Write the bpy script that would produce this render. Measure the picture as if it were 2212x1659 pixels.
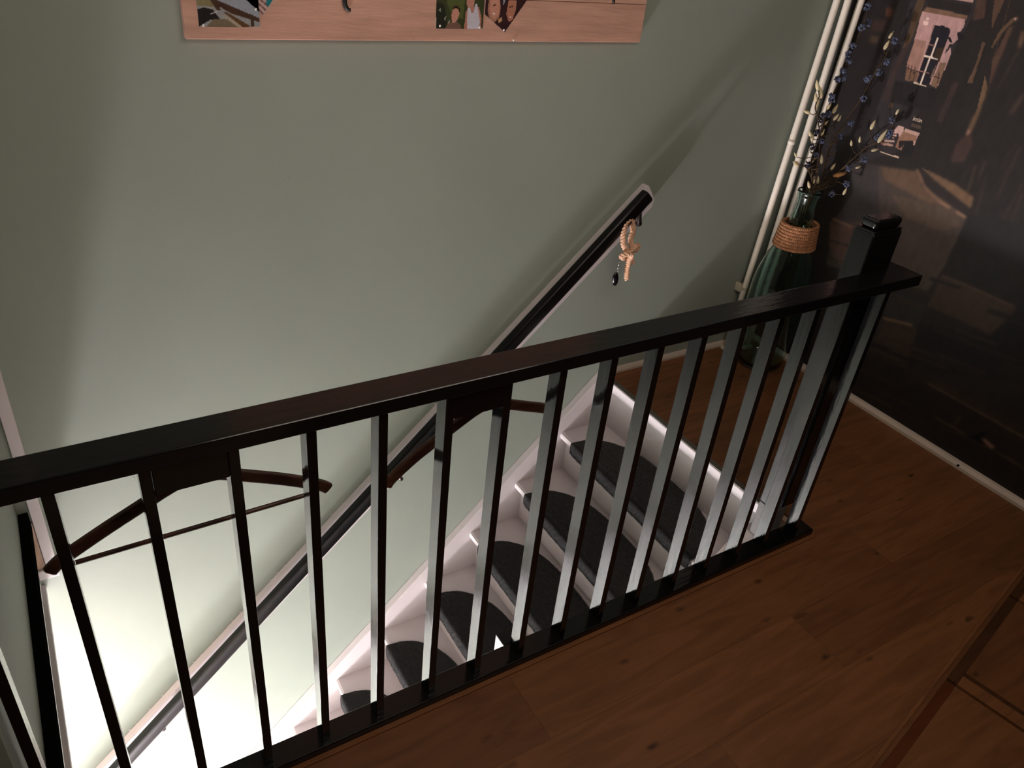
import bpy, bmesh, math, random
import numpy as np
from mathutils import Vector, Matrix
random.seed(7); rng = np.random.default_rng(7)
for o in list(bpy.data.objects): bpy.data.objects.remove(o)
scn = bpy.context.scene; COL = scn.collection

STAIR_LAMP = (-.80, .60, -2.42); E_STAIR = 430; C_STAIR = (.985, .955, 1.0)
HALL_FILL = (-1.1, .35, -2.1); E_HALL = 26
ROOM_LAMP = (1.0, -.7, 2.4); E_ROOM = 23; C_ROOM = (1.0, .83, .68); ROOM_SIZE = 1.2; ROOM_TGT = (1.0, 1.2, .9)
EXPO = 0.0
C_WALL = (.296, .334, .285); C_WHITE = (.635, .58, .59); C_FLOOR = (.195, .078, .029); GAIN_M = 1.05

# ------------------------------------------------------------------ camera
F_PX = 1681.3
R = [[0.8518656619905695, -0.5146675221961148, 0.0971711660827457],
     [-0.2058300888599804, -0.49955827951900966, -0.841472221694751],
     [0.48162108388364966, 0.696820541431235, -0.5314906063123033]]   # rows: image right, image down, view
cam_d = bpy.data.cameras.new('camera'); cam = bpy.data.objects.new('camera', cam_d); COL.objects.link(cam)
r0, r1, r2 = Vector(R[0]), -Vector(R[1]), -Vector(R[2])
cam.matrix_world = Matrix(((r0.x, r1.x, r2.x, 0.0), (r0.y, r1.y, r2.y, -1.0098), (r0.z, r1.z, r2.z, 1.65), (0, 0, 0, 1)))
cam_d.sensor_fit = 'HORIZONTAL'; cam_d.sensor_width = 36; cam_d.lens = F_PX / 2212 * 36
cam_d.clip_start = 0.02; cam_d.clip_end = 60
scn.camera = cam

# ------------------------------------------------------------------ world, lamps, exposure
w = bpy.data.worlds.new('world'); scn.world = w; w.use_nodes = True
w.node_tree.nodes['Background'].inputs[0].default_value = (0.9, 0.8, 0.7, 1)
w.node_tree.nodes['Background'].inputs[1].default_value = 0.02
def lamp(name, typ, loc, energy, color, size=0.1, target=None):
    l = bpy.data.lights.new(name, typ); l.energy = energy; l.color = color
    if typ == 'AREA': l.size = size
    else: l.shadow_soft_size = size
    o = bpy.data.objects.new(name, l); COL.objects.link(o); o.location = loc
    if target is not None:
        o.rotation_euler = (Vector(target) - Vector(loc)).to_track_quat('-Z', 'Y').to_euler()
    return o
lamp('stair_lamp', 'POINT', STAIR_LAMP, E_STAIR, C_STAIR, 0.09)        # hall lamp low beside the stairs
lamp('hall_fill', 'AREA', HALL_FILL, E_HALL, C_STAIR, .9, (1.2, 1.0, .5))           # added broad fill, stands in for bounced light of the ground-floor hall
lamp('upstairs_lamp', 'AREA', ROOM_LAMP, E_ROOM, C_ROOM, ROOM_SIZE, ROOM_TGT)  # warm lamp in the room behind
vs = scn.view_settings
vs.view_transform = 'Standard'; vs.look = 'None'; vs.gamma = 1; vs.use_curve_mapping = False; vs.exposure = EXPO

# ------------------------------------------------------------------ materials
def s2l(c):
    return tuple(((v/255)/12.92 if v/255 <= .04045 else (((v/255)+.055)/1.055)**2.4) for v in c)
def mat(name, col, rough=.5, spec=.5, metal=0, coat=0, var=0, scale=6, bump=0, bscale=60, stretch=(1,1,1), trans=0, ior=1.45, col2=None, coord='Object', sheen=0):
    m = bpy.data.materials.new(name); m.use_nodes = True; nt = m.node_tree; b = nt.nodes['Principled BSDF']
    b.inputs['Base Color'].default_value = (*col, 1); b.inputs['Roughness'].default_value = rough
    b.inputs['Specular IOR Level'].default_value = spec; b.inputs['Metallic'].default_value = metal
    b.inputs['Coat Weight'].default_value = coat; b.inputs['Coat Roughness'].default_value = .08
    b.inputs['Transmission Weight'].default_value = trans; b.inputs['IOR'].default_value = ior
    b.inputs['Sheen Weight'].default_value = sheen
    tc = nt.nodes.new('ShaderNodeTexCoord'); mp = nt.nodes.new('ShaderNodeMapping')
    mp.inputs['Scale'].default_value = stretch; nt.links.new(tc.outputs[coord], mp.inputs[0])
    if var or col2:
        n = nt.nodes.new('ShaderNodeTexNoise'); n.inputs['Scale'].default_value = scale; n.inputs['Detail'].default_value = 6
        nt.links.new(mp.outputs[0], n.inputs[0]); r = nt.nodes.new('ShaderNodeValToRGB')
        c2 = col2 or tuple(v*(1-var) for v in col)
        r.color_ramp.elements[0].position = .35; r.color_ramp.elements[1].position = .65
        r.color_ramp.elements[0].color = (*c2, 1); r.color_ramp.elements[1].color = (*[v*(1+var) for v in col], 1)
        nt.links.new(n.outputs[0], r.inputs[0]); nt.links.new(r.outputs[0], b.inputs['Base Color'])
    if bump:
        n2 = nt.nodes.new('ShaderNodeTexNoise'); n2.inputs['Scale'].default_value = bscale; n2.inputs['Detail'].default_value = 4
        nt.links.new(mp.outputs[0], n2.inputs[0]); bp = nt.nodes.new('ShaderNodeBump')
        bp.inputs['Strength'].default_value = bump; bp.inputs['Distance'].default_value = .01
        nt.links.new(n2.outputs[0], bp.inputs['Height']); nt.links.new(bp.outputs[0], b.inputs['Normal'])
    return m
M = {}
M['wall'] = mat('green_wall_paint', C_WALL, .55, .35, var=.03, scale=2.2, bump=.06, bscale=30)
M['white'] = mat('white_gloss_paint', C_WHITE, .35, .4, var=.02, scale=5, bump=.05, bscale=40)
M['black'] = mat('black_gloss_paint', (.0045, .0042, .0045), .13, .62, bump=.045, bscale=28, stretch=(3, 3, .7))
M['blackr'] = mat('black_handrail_paint', (.005, .0045, .005), .3, .35, bump=.03, bscale=20)
M['blackx'] = mat('black_gloss_paint_rail', (.0045, .0042, .0045), .16, .5, bump=.06, bscale=26, stretch=(.7, 3, 3))
M['blackmatt'] = mat('black_satin_paint', (.008, .008, .008), .42, .4, bump=.05, bscale=30)
M['carpet'] = mat('charcoal_carpet', (.013, .0125, .013), .95, .05, var=.95, scale=420, bump=.55, bscale=650, sheen=.25)
M['pile'] = mat('carpet_pile', (.022, .0205, .0215), .9, .05, var=.8, scale=300)
M['blackdead'] = mat('matt_black_paint', (.004, .004, .004), .9, 0)
M['foot'] = mat('newel_foot_paint', (.13, .12, .115), .5, .3)
M['cream'] = mat('cream_pipe_paint', (.93, .84, .73), .3, .5, var=.03, scale=12)
M['brownwood'] = mat('hanger_wood', (.075, .030, .018), .35, .5, var=.3, scale=9, stretch=(1.2, 12, 12))
M['board'] = mat('oak_board', s2l((196, 152, 134)), .55, .3, var=.12, scale=5, stretch=(1, 4, 9), bump=.1, bscale=20)
M['boarddark'] = mat('board_ornament', (.01, .009, .009), .5)
M['metal'] = mat('dark_metal', (.12, .1, .1), .3, .5, metal=.9)
M['steel'] = mat('steel', (.6, .58, .55), .25, .5, metal=1)
M['alu'] = mat('aluminium_strip', s2l((120, 116, 110)), .4, .5, metal=.6, var=.06, scale=20)
M['rope'] = mat('jute_rope', s2l((226, 182, 152)), .85, .2, var=.22, scale=60, bump=.5, bscale=150)
M['ropev'] = mat('jute_rope_vase', s2l((170, 120, 86)), .85, .2, var=.25, scale=60, bump=.5, bscale=150)
M['glass'] = mat('teal_glass', (.76, .975, .94), .02, .5, trans=1, ior=1.46, bump=.16, bscale=6, stretch=(2.5, 2.5, .5))
M['stem'] = mat('dry_stem', s2l((74, 58, 42)), .8, .2, var=.3, scale=30)
M['blue'] = mat('blue_blossom', s2l((98, 104, 130)), .9, .2, var=.35, scale=70, bump=.8, bscale=200)
M['bluedark'] = mat('dark_blossom', s2l((66, 62, 76)), .9, .2, var=.35, scale=70, bump=.8, bscale=200)
M['bud'] = mat('cream_bud', s2l((214, 198, 160)), .7, .3, var=.15, scale=30)
M['budtan'] = mat('tan_bud', s2l((170, 120, 70)), .7, .3, var=.3, scale=40)
M['rosette'] = mat('cream_rosette', s2l((190, 180, 160)), .5)
M['skirt'] = mat('skirting_paint', s2l((200, 184, 170)), .45, .4, var=.05, scale=8)
M['pin'] = mat('pin_head', (.9, .88, .85), .15, .6, metal=.3)
M['text'] = mat('sign_lettering', s2l((236, 214, 190)), .6)
M['fob'] = mat('black_fob', (.006, .005, .008), .08, .6, coat=.5)
M['ceiling'] = mat('white_wall_paint', (.78, .76, .74), .9)
M['underfloor'] = mat('raw_wood', s2l((190, 160, 140)), .7, .3, var=.25, scale=8, stretch=(8, 8, 1.5))
def wood_floor(name, base, dark, seed, knots=True):
    m = bpy.data.materials.new(name); m.use_nodes = True; nt = m.node_tree; b = nt.nodes['Principled BSDF']
    b.inputs['Roughness'].default_value = .42; b.inputs['Specular IOR Level'].default_value = .3
    N = nt.nodes.new; Lk = nt.links.new
    tc = N('ShaderNodeTexCoord'); mp = N('ShaderNodeMapping'); mp.inputs['Scale'].default_value = (1.3, 11, 1)
    mp.inputs['Location'].default_value = (seed*3.1, seed*1.7, 0); Lk(tc.outputs['Object'], mp.inputs[0])
    n = N('ShaderNodeTexNoise'); n.inputs['Scale'].default_value = 2.6; n.inputs['Detail'].default_value = 8; n.inputs['Distortion'].default_value = 1.1
    Lk(mp.outputs[0], n.inputs[0]); r = N('ShaderNodeValToRGB')
    r.color_ramp.elements[0].position = .36; r.color_ramp.elements[1].position = .62
    r.color_ramp.elements[0].color = (*[v*.72 for v in base], 1); r.color_ramp.elements[1].color = (*base, 1)
    Lk(n.outputs[0], r.inputs[0])
    mp2 = N('ShaderNodeMapping'); mp2.inputs['Scale'].default_value = (3.4, 7.5, 1); mp2.inputs['Location'].default_value = (seed*5.3, seed*2.9, 0)
    Lk(tc.outputs['Object'], mp2.inputs[0]); v = N('ShaderNodeTexVoronoi'); v.inputs['Scale'].default_value = 1.75; v.inputs['Randomness'].default_value = 1
    nd = N('ShaderNodeTexNoise'); nd.inputs['Scale'].default_value = 6; Lk(mp2.outputs[0], nd.inputs[0])
    mx = N('ShaderNodeMixRGB'); mx.inputs[0].default_value = .12; Lk(mp2.outputs[0], mx.inputs[1]); Lk(nd.outputs[1], mx.inputs[2]); Lk(mx.outputs[0], v.inputs['Vector'])
    kr = N('ShaderNodeValToRGB'); kr.color_ramp.elements[0].position = .03; kr.color_ramp.elements[1].position = .13
    kr.color_ramp.elements[0].color = (1, 1, 1, 1); kr.color_ramp.elements[1].color = (0, 0, 0, 1)
    Lk(v.outputs['Distance'], kr.inputs[0])
    mk = N('ShaderNodeMixRGB'); mk.blend_type = 'MIX'; ml = N('ShaderNodeMath'); ml.operation = 'MULTIPLY'; ml.inputs[1].default_value = .75 if knots else 0
    Lk(kr.outputs[0], ml.inputs[0]); Lk(ml.outputs[0], mk.inputs[0]); Lk(r.outputs[0], mk.inputs[1]); mk.inputs[2].default_value = (*dark, 1)
    Lk(mk.outputs[0], b.inputs['Base Color'])
    bp = N('ShaderNodeBump'); bp.inputs['Strength'].default_value = .12; bp.inputs['Distance'].default_value = .004
    Lk(n.outputs[0], bp.inputs['Height']); Lk(bp.outputs[0], b.inputs['Normal'])
    return m
FB = C_FLOOR
FLM = [wood_floor('oak_plank_%s' % k, tuple(v*g for v in FB), (.012, .007, .004), i) for i, (k, g) in enumerate((('plain', 1.0), ('light', 1.1), ('deep', .9)))]
M['beading'] = wood_floor('oak_bead', tuple(v*1.12 for v in FB), (.012, .007, .004), 5, False)
M['darkinlay'] = wood_floor('dark_inlay', tuple(v*.4 for v in FB), (.012, .007, .004), 8, False)
M['redinlay'] = wood_floor('red_inlay', (FB[0]*.62, FB[1]*.4, FB[2]*.3), (.012, .007, .004), 9, False)

# ------------------------------------------------------------------ mesh helpers
def link(name, me, m, parent=None, smooth=False):
    o = bpy.data.objects.new(name, me); COL.objects.link(o)
    if m is not None:
        for k in (m if isinstance(m, (list, tuple)) else [m]): me.materials.append(k)
    if parent is not None: o.parent = parent
    if smooth:
        for p in me.polygons: p.use_smooth = True
    return o
def tag(o, label=None, cat=None, group=None, kind=None):
    for k, v in (('label', label), ('category', cat), ('group', group), ('kind', kind)):
        if v: o[k] = v
    return o
def empty(name, loc, label, cat, group=None):
    o = bpy.data.objects.new(name, None); COL.objects.link(o); o.location = loc
    o.empty_display_size = .05
    return tag(o, label, cat, group)
class MB:
    def __init__(s, org=(0, 0, 0)): s.bm = bmesh.new(); s.o = Vector(org)
    def box(s, a, b, bev=0, seg=2, mi=0):
        x0, y0, z0 = a; x1, y1, z1 = b
        return s.hexa([(x0,y0,z0),(x1,y0,z0),(x1,y1,z0),(x0,y1,z0),(x0,y0,z1),(x1,y0,z1),(x1,y1,z1),(x0,y1,z1)], bev, seg, mi)
    def hexa(s, pts, bev=0, seg=2, mi=0):
        t = bmesh.new(); vs_ = [t.verts.new(Vector(p) - s.o) for p in pts]
        for f in ((0,3,2,1),(4,5,6,7),(0,1,5,4),(1,2,6,5),(2,3,7,6),(3,0,4,7)): t.faces.new([vs_[i] for i in f])
        if bev: bmesh.ops.bevel(t, geom=list(t.edges), offset=bev, segments=seg, profile=.5, affect='EDGES')
        s._merge(t, mi); return s
    def prism(s, pts, d, bev=0, seg=2, mi=0):
        """closed polygon pts extruded along vector d"""
        t = bmesh.new(); d = Vector(d)
        a = [t.verts.new(Vector(p) - s.o) for p in pts]; b = [t.verts.new(Vector(p) + d - s.o) for p in pts]
        t.faces.new(a); t.faces.new(b[::-1]); n = len(a)
        for i in range(n): t.faces.new((a[i], b[i], b[(i+1) % n], a[(i+1) % n]))
        bmesh.ops.recalc_face_normals(t, faces=list(t.faces))
        if bev: bmesh.ops.bevel(t, geom=list(t.edges), offset=bev, segments=seg, profile=.5, affect='EDGES')
        s._merge(t, mi); return s
    def tube(s, pts, r, n=10, mi=0, caps=True, up=None, prof=None):
        """sweep; r number or list; prof list of 2D pts optional"""
        pts = [Vector(p) - s.o for p in pts]; k = len(pts)
        rs = r if isinstance(r, (list, tuple)) else [r]*k
        pr = prof or [(math.cos(2*math.pi*i/n), math.sin(2*math.pi*i/n)) for i in range(n)]
        n = len(pr); t = bmesh.new(); rings = []; T0 = None; U = None
        for i, p in enumerate(pts):
            T = (pts[min(i+1, k-1)] - pts[max(i-1, 0)]).normalized()
            if U is None:
                U = Vector(up) if up is not None else (Vector((0, 0, 1)) if abs(T.z) < .9 else Vector((1, 0, 0)))
            elif up is not None: U = Vector(up)
            U = (U - T*U.dot(T)).normalized(); W = T.cross(U)
            rings.append([t.verts.new(p + (U*b + W*a)*rs[i]) for a, b in pr])
        for i in range(k-1):
            for j in range(n): t.faces.new((rings[i][j], rings[i][(j+1) % n], rings[i+1][(j+1) % n], rings[i+1][j]))
        if caps: t.faces.new(rings[0][::-1]); t.faces.new(rings[-1])
        bmesh.ops.recalc_face_normals(t, faces=list(t.faces))
        s._merge(t, mi); return s
    def lathe(s, prof, c, n=48, mi=0):
        t = bmesh.new(); rings = []
        for r, z in prof:
            if r < 1e-5: rings.append([t.verts.new(Vector((c[0], c[1], c[2]+z)) - s.o)])
            else: rings.append([t.verts.new(Vector((c[0]+r*math.cos(2*math.pi*i/n), c[1]+r*math.sin(2*math.pi*i/n), c[2]+z)) - s.o) for i in range(n)])
        for a, b in zip(rings, rings[1:]):
            for i in range(n):
                j = (i+1) % n
                if len(a) == 1 and len(b) == 1: continue
                if len(a) == 1: t.faces.new((a[0], b[j], b[i]))
                elif len(b) == 1: t.faces.new((a[i], a[j], b[0]))
                else: t.faces.new((a[i], a[j], b[j], b[i]))
        bmesh.ops.recalc_face_normals(t, faces=list(t.faces))
        s._merge(t, mi); return s
    def blob(s, c, r, sub=2, jit=0, mi=0, axis=None, seed=0):
        t = bmesh.new(); bmesh.ops.create_icosphere(t, subdivisions=sub, radius=1)
        rr = random.Random(seed); sc = Vector(r if isinstance(r, (tuple, list)) else (r, r, r))
        rot = Vector((0, 0, 1)).rotation_difference(Vector(axis).normalized()).to_matrix() if axis is not None else Matrix.Identity(3)
        for v in t.verts:
            k = 1 + (rr.random()-.5)*2*jit; v.co = rot @ Vector((v.co.x*sc.x*k, v.co.y*sc.y*k, v.co.z*sc.z*k)) + Vector(c) - s.o
        s._merge(t, mi); return s
    def _merge(s, t, mi):
        for f in t.faces: f.material_index = mi
        me = bpy.data.meshes.new('tmp'); t.to_mesh(me); t.free(); s.bm.from_mesh(me); bpy.data.meshes.remove(me)
    def build(s, name, m, parent=None, smooth=False):
        me = bpy.data.meshes.new(name); s.bm.to_mesh(me); s.bm.free()
        return link(name, me, m, parent, smooth)
def rope_strands(mb, path, r, pitch, nst=3, seg=10, sides=6, mi=0):
    """twisted rope: strands winding round a path"""
    P_ = [Vector(p) for p in path]; L = [0]
    for a, b in zip(P_, P_[1:]): L.append(L[-1] + (b-a).length)
    n = max(4, int(L[-1]/pitch*seg)); T = []; U = None; fr = []
    j = 0
    for i in range(n+1):
        s_ = L[-1]*i/n
        while j < len(L)-2 and L[j+1] < s_: j += 1
        q = (s_-L[j])/max(1e-9, L[j+1]-L[j]); p = P_[j].lerp(P_[j+1], q)
        fr.append(p)
    for i, p in enumerate(fr):
        t = (fr[min(i+1, n)] - fr[max(i-1, 0)]).normalized()
        if U is None: U = Vector((0, 1, 0)) if abs(t.y) < .9 else Vector((1, 0, 0))
        U = (U - t*U.dot(t)).normalized(); T.append((t, U.copy(), t.cross(U)))
    for k in range(nst):
        pts = []
        for i, p in enumerate(fr):
            a = 2*math.pi*(i/seg + k/nst); t, u, v = T[i]
            pts.append(p + (u*math.cos(a) + v*math.sin(a))*r*.60)
        mb.tube(pts, r*.48, sides, mi)
def smooth_path(pts, k=6):
    P_ = [Vector(p) for p in pts]; out = []
    for i in range(len(P_)-1):
        a, b, c, d = P_[max(i-1, 0)], P_[i], P_[i+1], P_[min(i+2, len(P_)-1)]
        for j in range(k):
            t = j/k; out.append(.5*((2*b) + (c-a)*t + (2*a-5*b+4*c-d)*t*t + (3*b-a-3*c+d)*t**3))
    out.append(P_[-1]); return out
def inside(px, py, poly):
    r = np.zeros(px.shape, bool); n = len(poly); j = n-1
    for i in range(n):
        xi, yi = poly[i]; xj, yj = poly[j]
        if yi != yj:
            r ^= ((yi > py) != (yj > py)) & (px < (xj-xi)*(py-yi)/(yj-yi)+xi)
        j = i
    return r
def print_panel(name, u0, u1, v0, v1, step, origin, eu, ev, base, polys, grain, m_rough, parent, gain=1.0, keep=()):
    """a flat print: fine quad grid whose printed colours are painted per vertex"""
    nu = int((u1-u0)/step)+1; nv = int((v1-v0)/step)+1
    U, V = np.meshgrid(np.linspace(u0, u1, nu), np.linspace(v0, v1, nv))
    col = np.ones((nv, nu, 3))*np.array(s2l(base))
    for c, pl in polys: col[inside(U, V, pl)] = s2l(c)
    if grain:
        g = rng.random((nv//7+2, nu//3+2)); iy = np.arange(nv)/7.; ix = np.arange(nu)/3.
        y0 = iy.astype(int); x0 = ix.astype(int); fy = (iy-y0)[:, None]; fx = (ix-x0)[None, :]
        gg = (g[y0][:, x0]*(1-fy)*(1-fx) + g[y0+1][:, x0]*fy*(1-fx) + g[y0][:, x0+1]*(1-fy)*fx + g[y0+1][:, x0+1]*fy*fx)
        col *= (1 + grain*(gg-.5) + grain*.35*(rng.random((nv, nu))-.5))[:, :, None]
    bl = col.copy()
    for _ in range(5): bl[1:-1, 1:-1] = (bl[1:-1, 1:-1]*2+bl[:-2, 1:-1]+bl[2:, 1:-1]+bl[1:-1, :-2]+bl[1:-1, 2:])/6
    sharp = np.zeros(U.shape)
    for pl in keep: sharp[inside(U, V, pl)] = 1
    for _ in range(4): sharp[1:-1, 1:-1] = (sharp[1:-1, 1:-1]*2+sharp[:-2, 1:-1]+sharp[2:, 1:-1]+sharp[1:-1, :-2]+sharp[1:-1, 2:])/6
    col = bl*(1-sharp[..., None]) + col*sharp[..., None]
    col = np.clip(col*gain, 0, 1)
    O, EU, EV = (np.array(q, float) for q in (origin, eu, ev))
    co = O + U[..., None]*EU + V[..., None]*EV
    idx = np.arange(nu*nv).reshape(nv, nu)
    q = np.stack([idx[:-1, :-1], idx[:-1, 1:], idx[1:, 1:], idx[1:, :-1]], -1).reshape(-1, 4)
    me = bpy.data.meshes.new(name); me.from_pydata(co.reshape(-1, 3).tolist(), [], q.tolist()); me.update()
    at_ = me.color_attributes.new('print', 'FLOAT_COLOR', 'POINT')
    at_.data.foreach_set('color', np.concatenate([col.reshape(-1, 3), np.ones((nu*nv, 1))], 1).ravel())
    m = bpy.data.materials.new(name + '_ink'); m.use_nodes = True; b = m.node_tree.nodes['Principled BSDF']
    a = m.node_tree.nodes.new('ShaderNodeVertexColor'); a.layer_name = 'print'
    m.node_tree.links.new(a.outputs[0], b.inputs['Base Color']); b.inputs['Roughness'].default_value = m_rough
    b.inputs['Specular IOR Level'].default_value = .3
    return link(name, me, m, parent)

# ------------------------------------------------------------------ the shell
YW = 1.075      # green wall
XM = 2.775      # mural wall
wb = MB().box((-2.0, YW, -2.7), (2.9, YW+.12, 2.5)).build('wall_back', M['wall']); tag(wb, kind='structure')
wr = MB().box((XM, -3.2, -.3), (XM+.12, YW, 2.5)).build('wall_right', M['blackmatt']); tag(wr, kind='structure')
wl = MB().box((-.33, -.02, -.265), (-.21, YW, 2.5)).build('wall_left', M['wall']); tag(wl, kind='structure')
wl2 = MB().box((-2.0, -.14, 0), (-.33, -.02, 2.5)).build('wall_left', M['wall']); tag(wl2, kind='structure')
wl3 = MB().box((-2.12, -3.2, -2.7), (-2.0, YW, 2.5)).build('wall_left', M['wall']); tag(wl3, kind='structure')
wf = MB().box((-2.0, -3.32, -.3), (2.9, -3.2, 2.5)).build('wall_front', M['wall']); tag(wf, kind='structure')
ws = MB().box((-2.0, -.06, -2.7), (2.6, .055, -.265)).build('wall_stairwell', M['ceiling']); tag(ws, kind='structure')
ce = MB().box((-2.0, -3.2, 2.5), (2.9, YW, 2.6)).build('ceiling', M['ceiling']); tag(ce, kind='structure')
fl = MB().box((-2.0, -3.2, -.265), (XM, .055, -.013)).box((1.915, .055, -.265), (XM, YW, -.013)).box((-2.0, -.02, -.265), (-.33, YW, -.013)).build('floor', M['underfloor']); tag(fl, kind='structure')
gf = MB().box((-2.0, -.06, -2.8), (2.6, YW, -2.7)).build('floor', M['beading']); tag(gf, kind='structure')

# left edge: black fascia at floor thickness, pale bead under it, white corner strip, raw wood end
t1 = MB().box((-.2095, .055, -.034), (-.184, YW-.0005, .022), .002).build('trim_1', M['blackdead']); tag(t1, kind='structure')
t2 = MB().box((-.2098, .055, -.286), (-.195, YW-.0005, -.2655), .002).build('trim_2', M['white']); tag(t2, kind='structure')
t3 = MB().box((-.179, YW-.014, -.2), (-.149, YW, 2.5), .002).box((-.205, YW-.014, -.236), (-.149, YW, -.2), .002).build('trim_3', M['white']); tag(t3, kind='structure')
t4 = MB().box((-.203, YW-.006, -.198), (-.181, YW, -.02), .001).build('trim_4', M['underfloor']); tag(t4, kind='structure')

# floor planks: laid along X, cut by the slanting seam at the lower right
PA, PB = Vector((1.403, -.614)), Vector((2.485, -.401)); PD = (PB-PA).normalized(); PN = Vector((-PD.y, PD.x))
def clip(poly, a, n, keep=1):
    out = []
    for i in range(len(poly)):
        p, q = poly[i], poly[(i+1) % len(poly)]; dp, dq = (p-a).dot(n)*keep, (q-a).dot(n)*keep
        if dp >= 0: out.append(p)
        if dp*dq < 0: out.append(p.lerp(q, dp/(dp-dq)))
    return out
def plank(poly, m, zt=0.0, name='plank', th=.012, bev=.0006):
    if len(poly) < 3: return
    area = sum(poly[i].x*poly[(i+1) % len(poly)].y - poly[(i+1) % len(poly)].x*poly[i].y for i in range(len(poly)))/2
    if abs(area) < .00004: return
    c = sum(poly, Vector((0, 0)))/len(poly)
    b = MB().prism([(p.x, p.y, zt-th) for p in poly], (0, 0, th)).build(name, m, fl)
    return b
rows = [-.0135 - .192*k for k in range(18)]
g = .00022
for k in range(17):
    y1, y0 = rows[k]-g, rows[k+1]+g; off = (k*.47) % 1.29
    xs = [-2.0] + [x for x in np.arange(-2.0-off+.2, 2.7, 1.29) if x > -1.95] + [2.765]
    for i in range(len(xs)-1):
        pl = [Vector((xs[i]+g, y0)), Vector((xs[i+1]-g, y0)), Vector((xs[i+1]-g, y1)), Vector((xs[i]+g, y1))]
        pl = clip(pl, PA, PN, 1)
        if len(pl) > 2 and k < 6 or len(pl) > 2: plank(pl, FLM[(k*2+i) % 3])
rows2 = [-.0135, .1785, .3705, .5625, .7545, .9465, 1.029, 1.072]
for k in range(7):
    y0, y1 = rows2[k]+g, rows2[k+1]-g; x0 = 1.916 if y0 > .04 else 1.972
    cut = 2.45 if k % 2 else 2.765
    if k == 0:
        plank([Vector((1.936, y0)), Vector((2.765, y0)), Vector((2.765, y1)), Vector((1.936, y1))], FLM[0]); continue
    plank([Vector((1.909, y0)), Vector((cut, y0)), Vector((cut, y1)), Vector((1.909, y1))], FLM[(k+1) % 3])
    if cut < 2.7: plank([Vector((cut+g*2, y0)), Vector((2.765, y0)), Vector((2.765, y1)), Vector((cut+g*2, y1))], FLM[k % 3])
# beyond the slanting seam: pale bead, dark inlay, then boards running the other way
def sl(s0, s1, d0, d1):   # along the seam, distance behind it
    return [PA+PD*s0-PN*d1, PA+PD*s1-PN*d1, PA+PD*s1-PN*d0, PA+PD*s0-PN*d0]
def clipr(pl): return clip(clip(pl, Vector((2.765, 0)), Vector((-1, 0))), Vector((0, -3.19)), Vector((0, 1)))
plank(clipr(sl(-.9, 1.5, .0005, .010)), M['beading'], .0025, 'bead')
plank(clipr(sl(-.9, 1.5, .0105, .022)), FLM[2], 0, 'bead')
cuts = [-.9, -.06, .425, .905, 1.5]; 
for i in range(4):
    a, b = cuts[i]+.006, cuts[i+1]-.006
    plank(clipr(sl(a, b, .0225, .047)), M['redinlay'] if i == 1 else M['darkinlay'], -.0015, 'inlay')
    plank(clipr(sl(a+.055, b-.002, .0475, 2.6)), FLM[i % 3], 0)
    plank(clipr(sl(a-.004, a+.038, .0475, 2.6)), M['beading'], .001, 'bead')
    plank(clipr(sl(a+.0385, a+.0545, .0475, 2.6)), M['darkinlay'], -.0015, 'inlay')
# strip in front of the balustrade, low skirtings, edge strip of the landing
plank([Vector((-2.0, -.0130)), Vector((1.936, -.0130)), Vector((1.936, -.0005)), Vector((-2.0, -.0005))], M['beading'], .003, 'bead')
bb = MB()
bb.prism([(1.93, YW, 0), (1.93, YW-.018, 0), (1.93, YW-.018, .01), (1.93, YW-.012, .019), (1.93, YW, .022)], (XM-1.93, 0, 0))
bb = bb.build('baseboard_back', M['skirt']); tag(bb, kind='structure')
br = MB()
br.prism([(XM, -3.2, 0), (XM-.026, -3.2, 0), (XM-.026, -3.2, .012), (XM-.014, -3.2, .022), (XM, -3.2, .024)], (0, YW+3.2-.018, 0))
br = br.build('baseboard_right', M['skirt']); tag(br, kind='structure')
MB().box((XM-.027, -.0, .011), (XM-.020, .008, .017)).build('dent', M['blackmatt'], br)
tn = MB().box((1.884, .135, -.042), (1.8955, YW-.003, -.002), .003).build('trim_5', M['white']); tag(tn, kind='structure')
ta = MB().box((1.886, .135, -.0015), (1.9085, YW-.003, .0022), .0008).build('trim_6', M['alu']); tag(ta, kind='structure')
for yy in (.985, .60, .26): MB().lathe([(0, .0005), (.003, .0005), (.0035, 0)], (1.897, yy, .0024), 10).build('screw', M['blackmatt'], ta)
MB().prism([(1.868, YW-.003, .03), (1.868, YW-.003, -.01), (1.876, YW-.003, -.012), (1.876, YW-.003, .025)], (0, -.004, 0)).build('chipped_plaster', M['white'], wb)
# small plaster bumps and a hairline crack on the green wall
rr = random.Random(3)
pb = MB()
for x, z, r in ((.62, .93, .004), (1.39, .40, .004), (2.17, .29, .005), (.1, .05, .004), (.55, .2, .004), (.36, 1.12, .003)):
    pb.blob((x, YW+.001, z), (r, .002, r*1.3), 2, .1)
for i in range(14):
    pb.blob((rr.uniform(0, .12), YW+.001, rr.uniform(-.62, -.5)), (.004, .0015, .003), 1, .2, seed=i)
pb.build('plaster_bumps', M['wall'], wb)
cr = MB(); cr.tube([(1.96+.004*math.sin(i*1.7), YW+.0009, .15+i*.045) for i in range(9)], .0011, 5); cr.tube([(2.12+.003*math.sin(i*2.1), YW+.0007, .75+i*.07) for i in range(11)], .0010, 5)
cr.build('plaster_ridge', M['wall'], wb)

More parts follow.
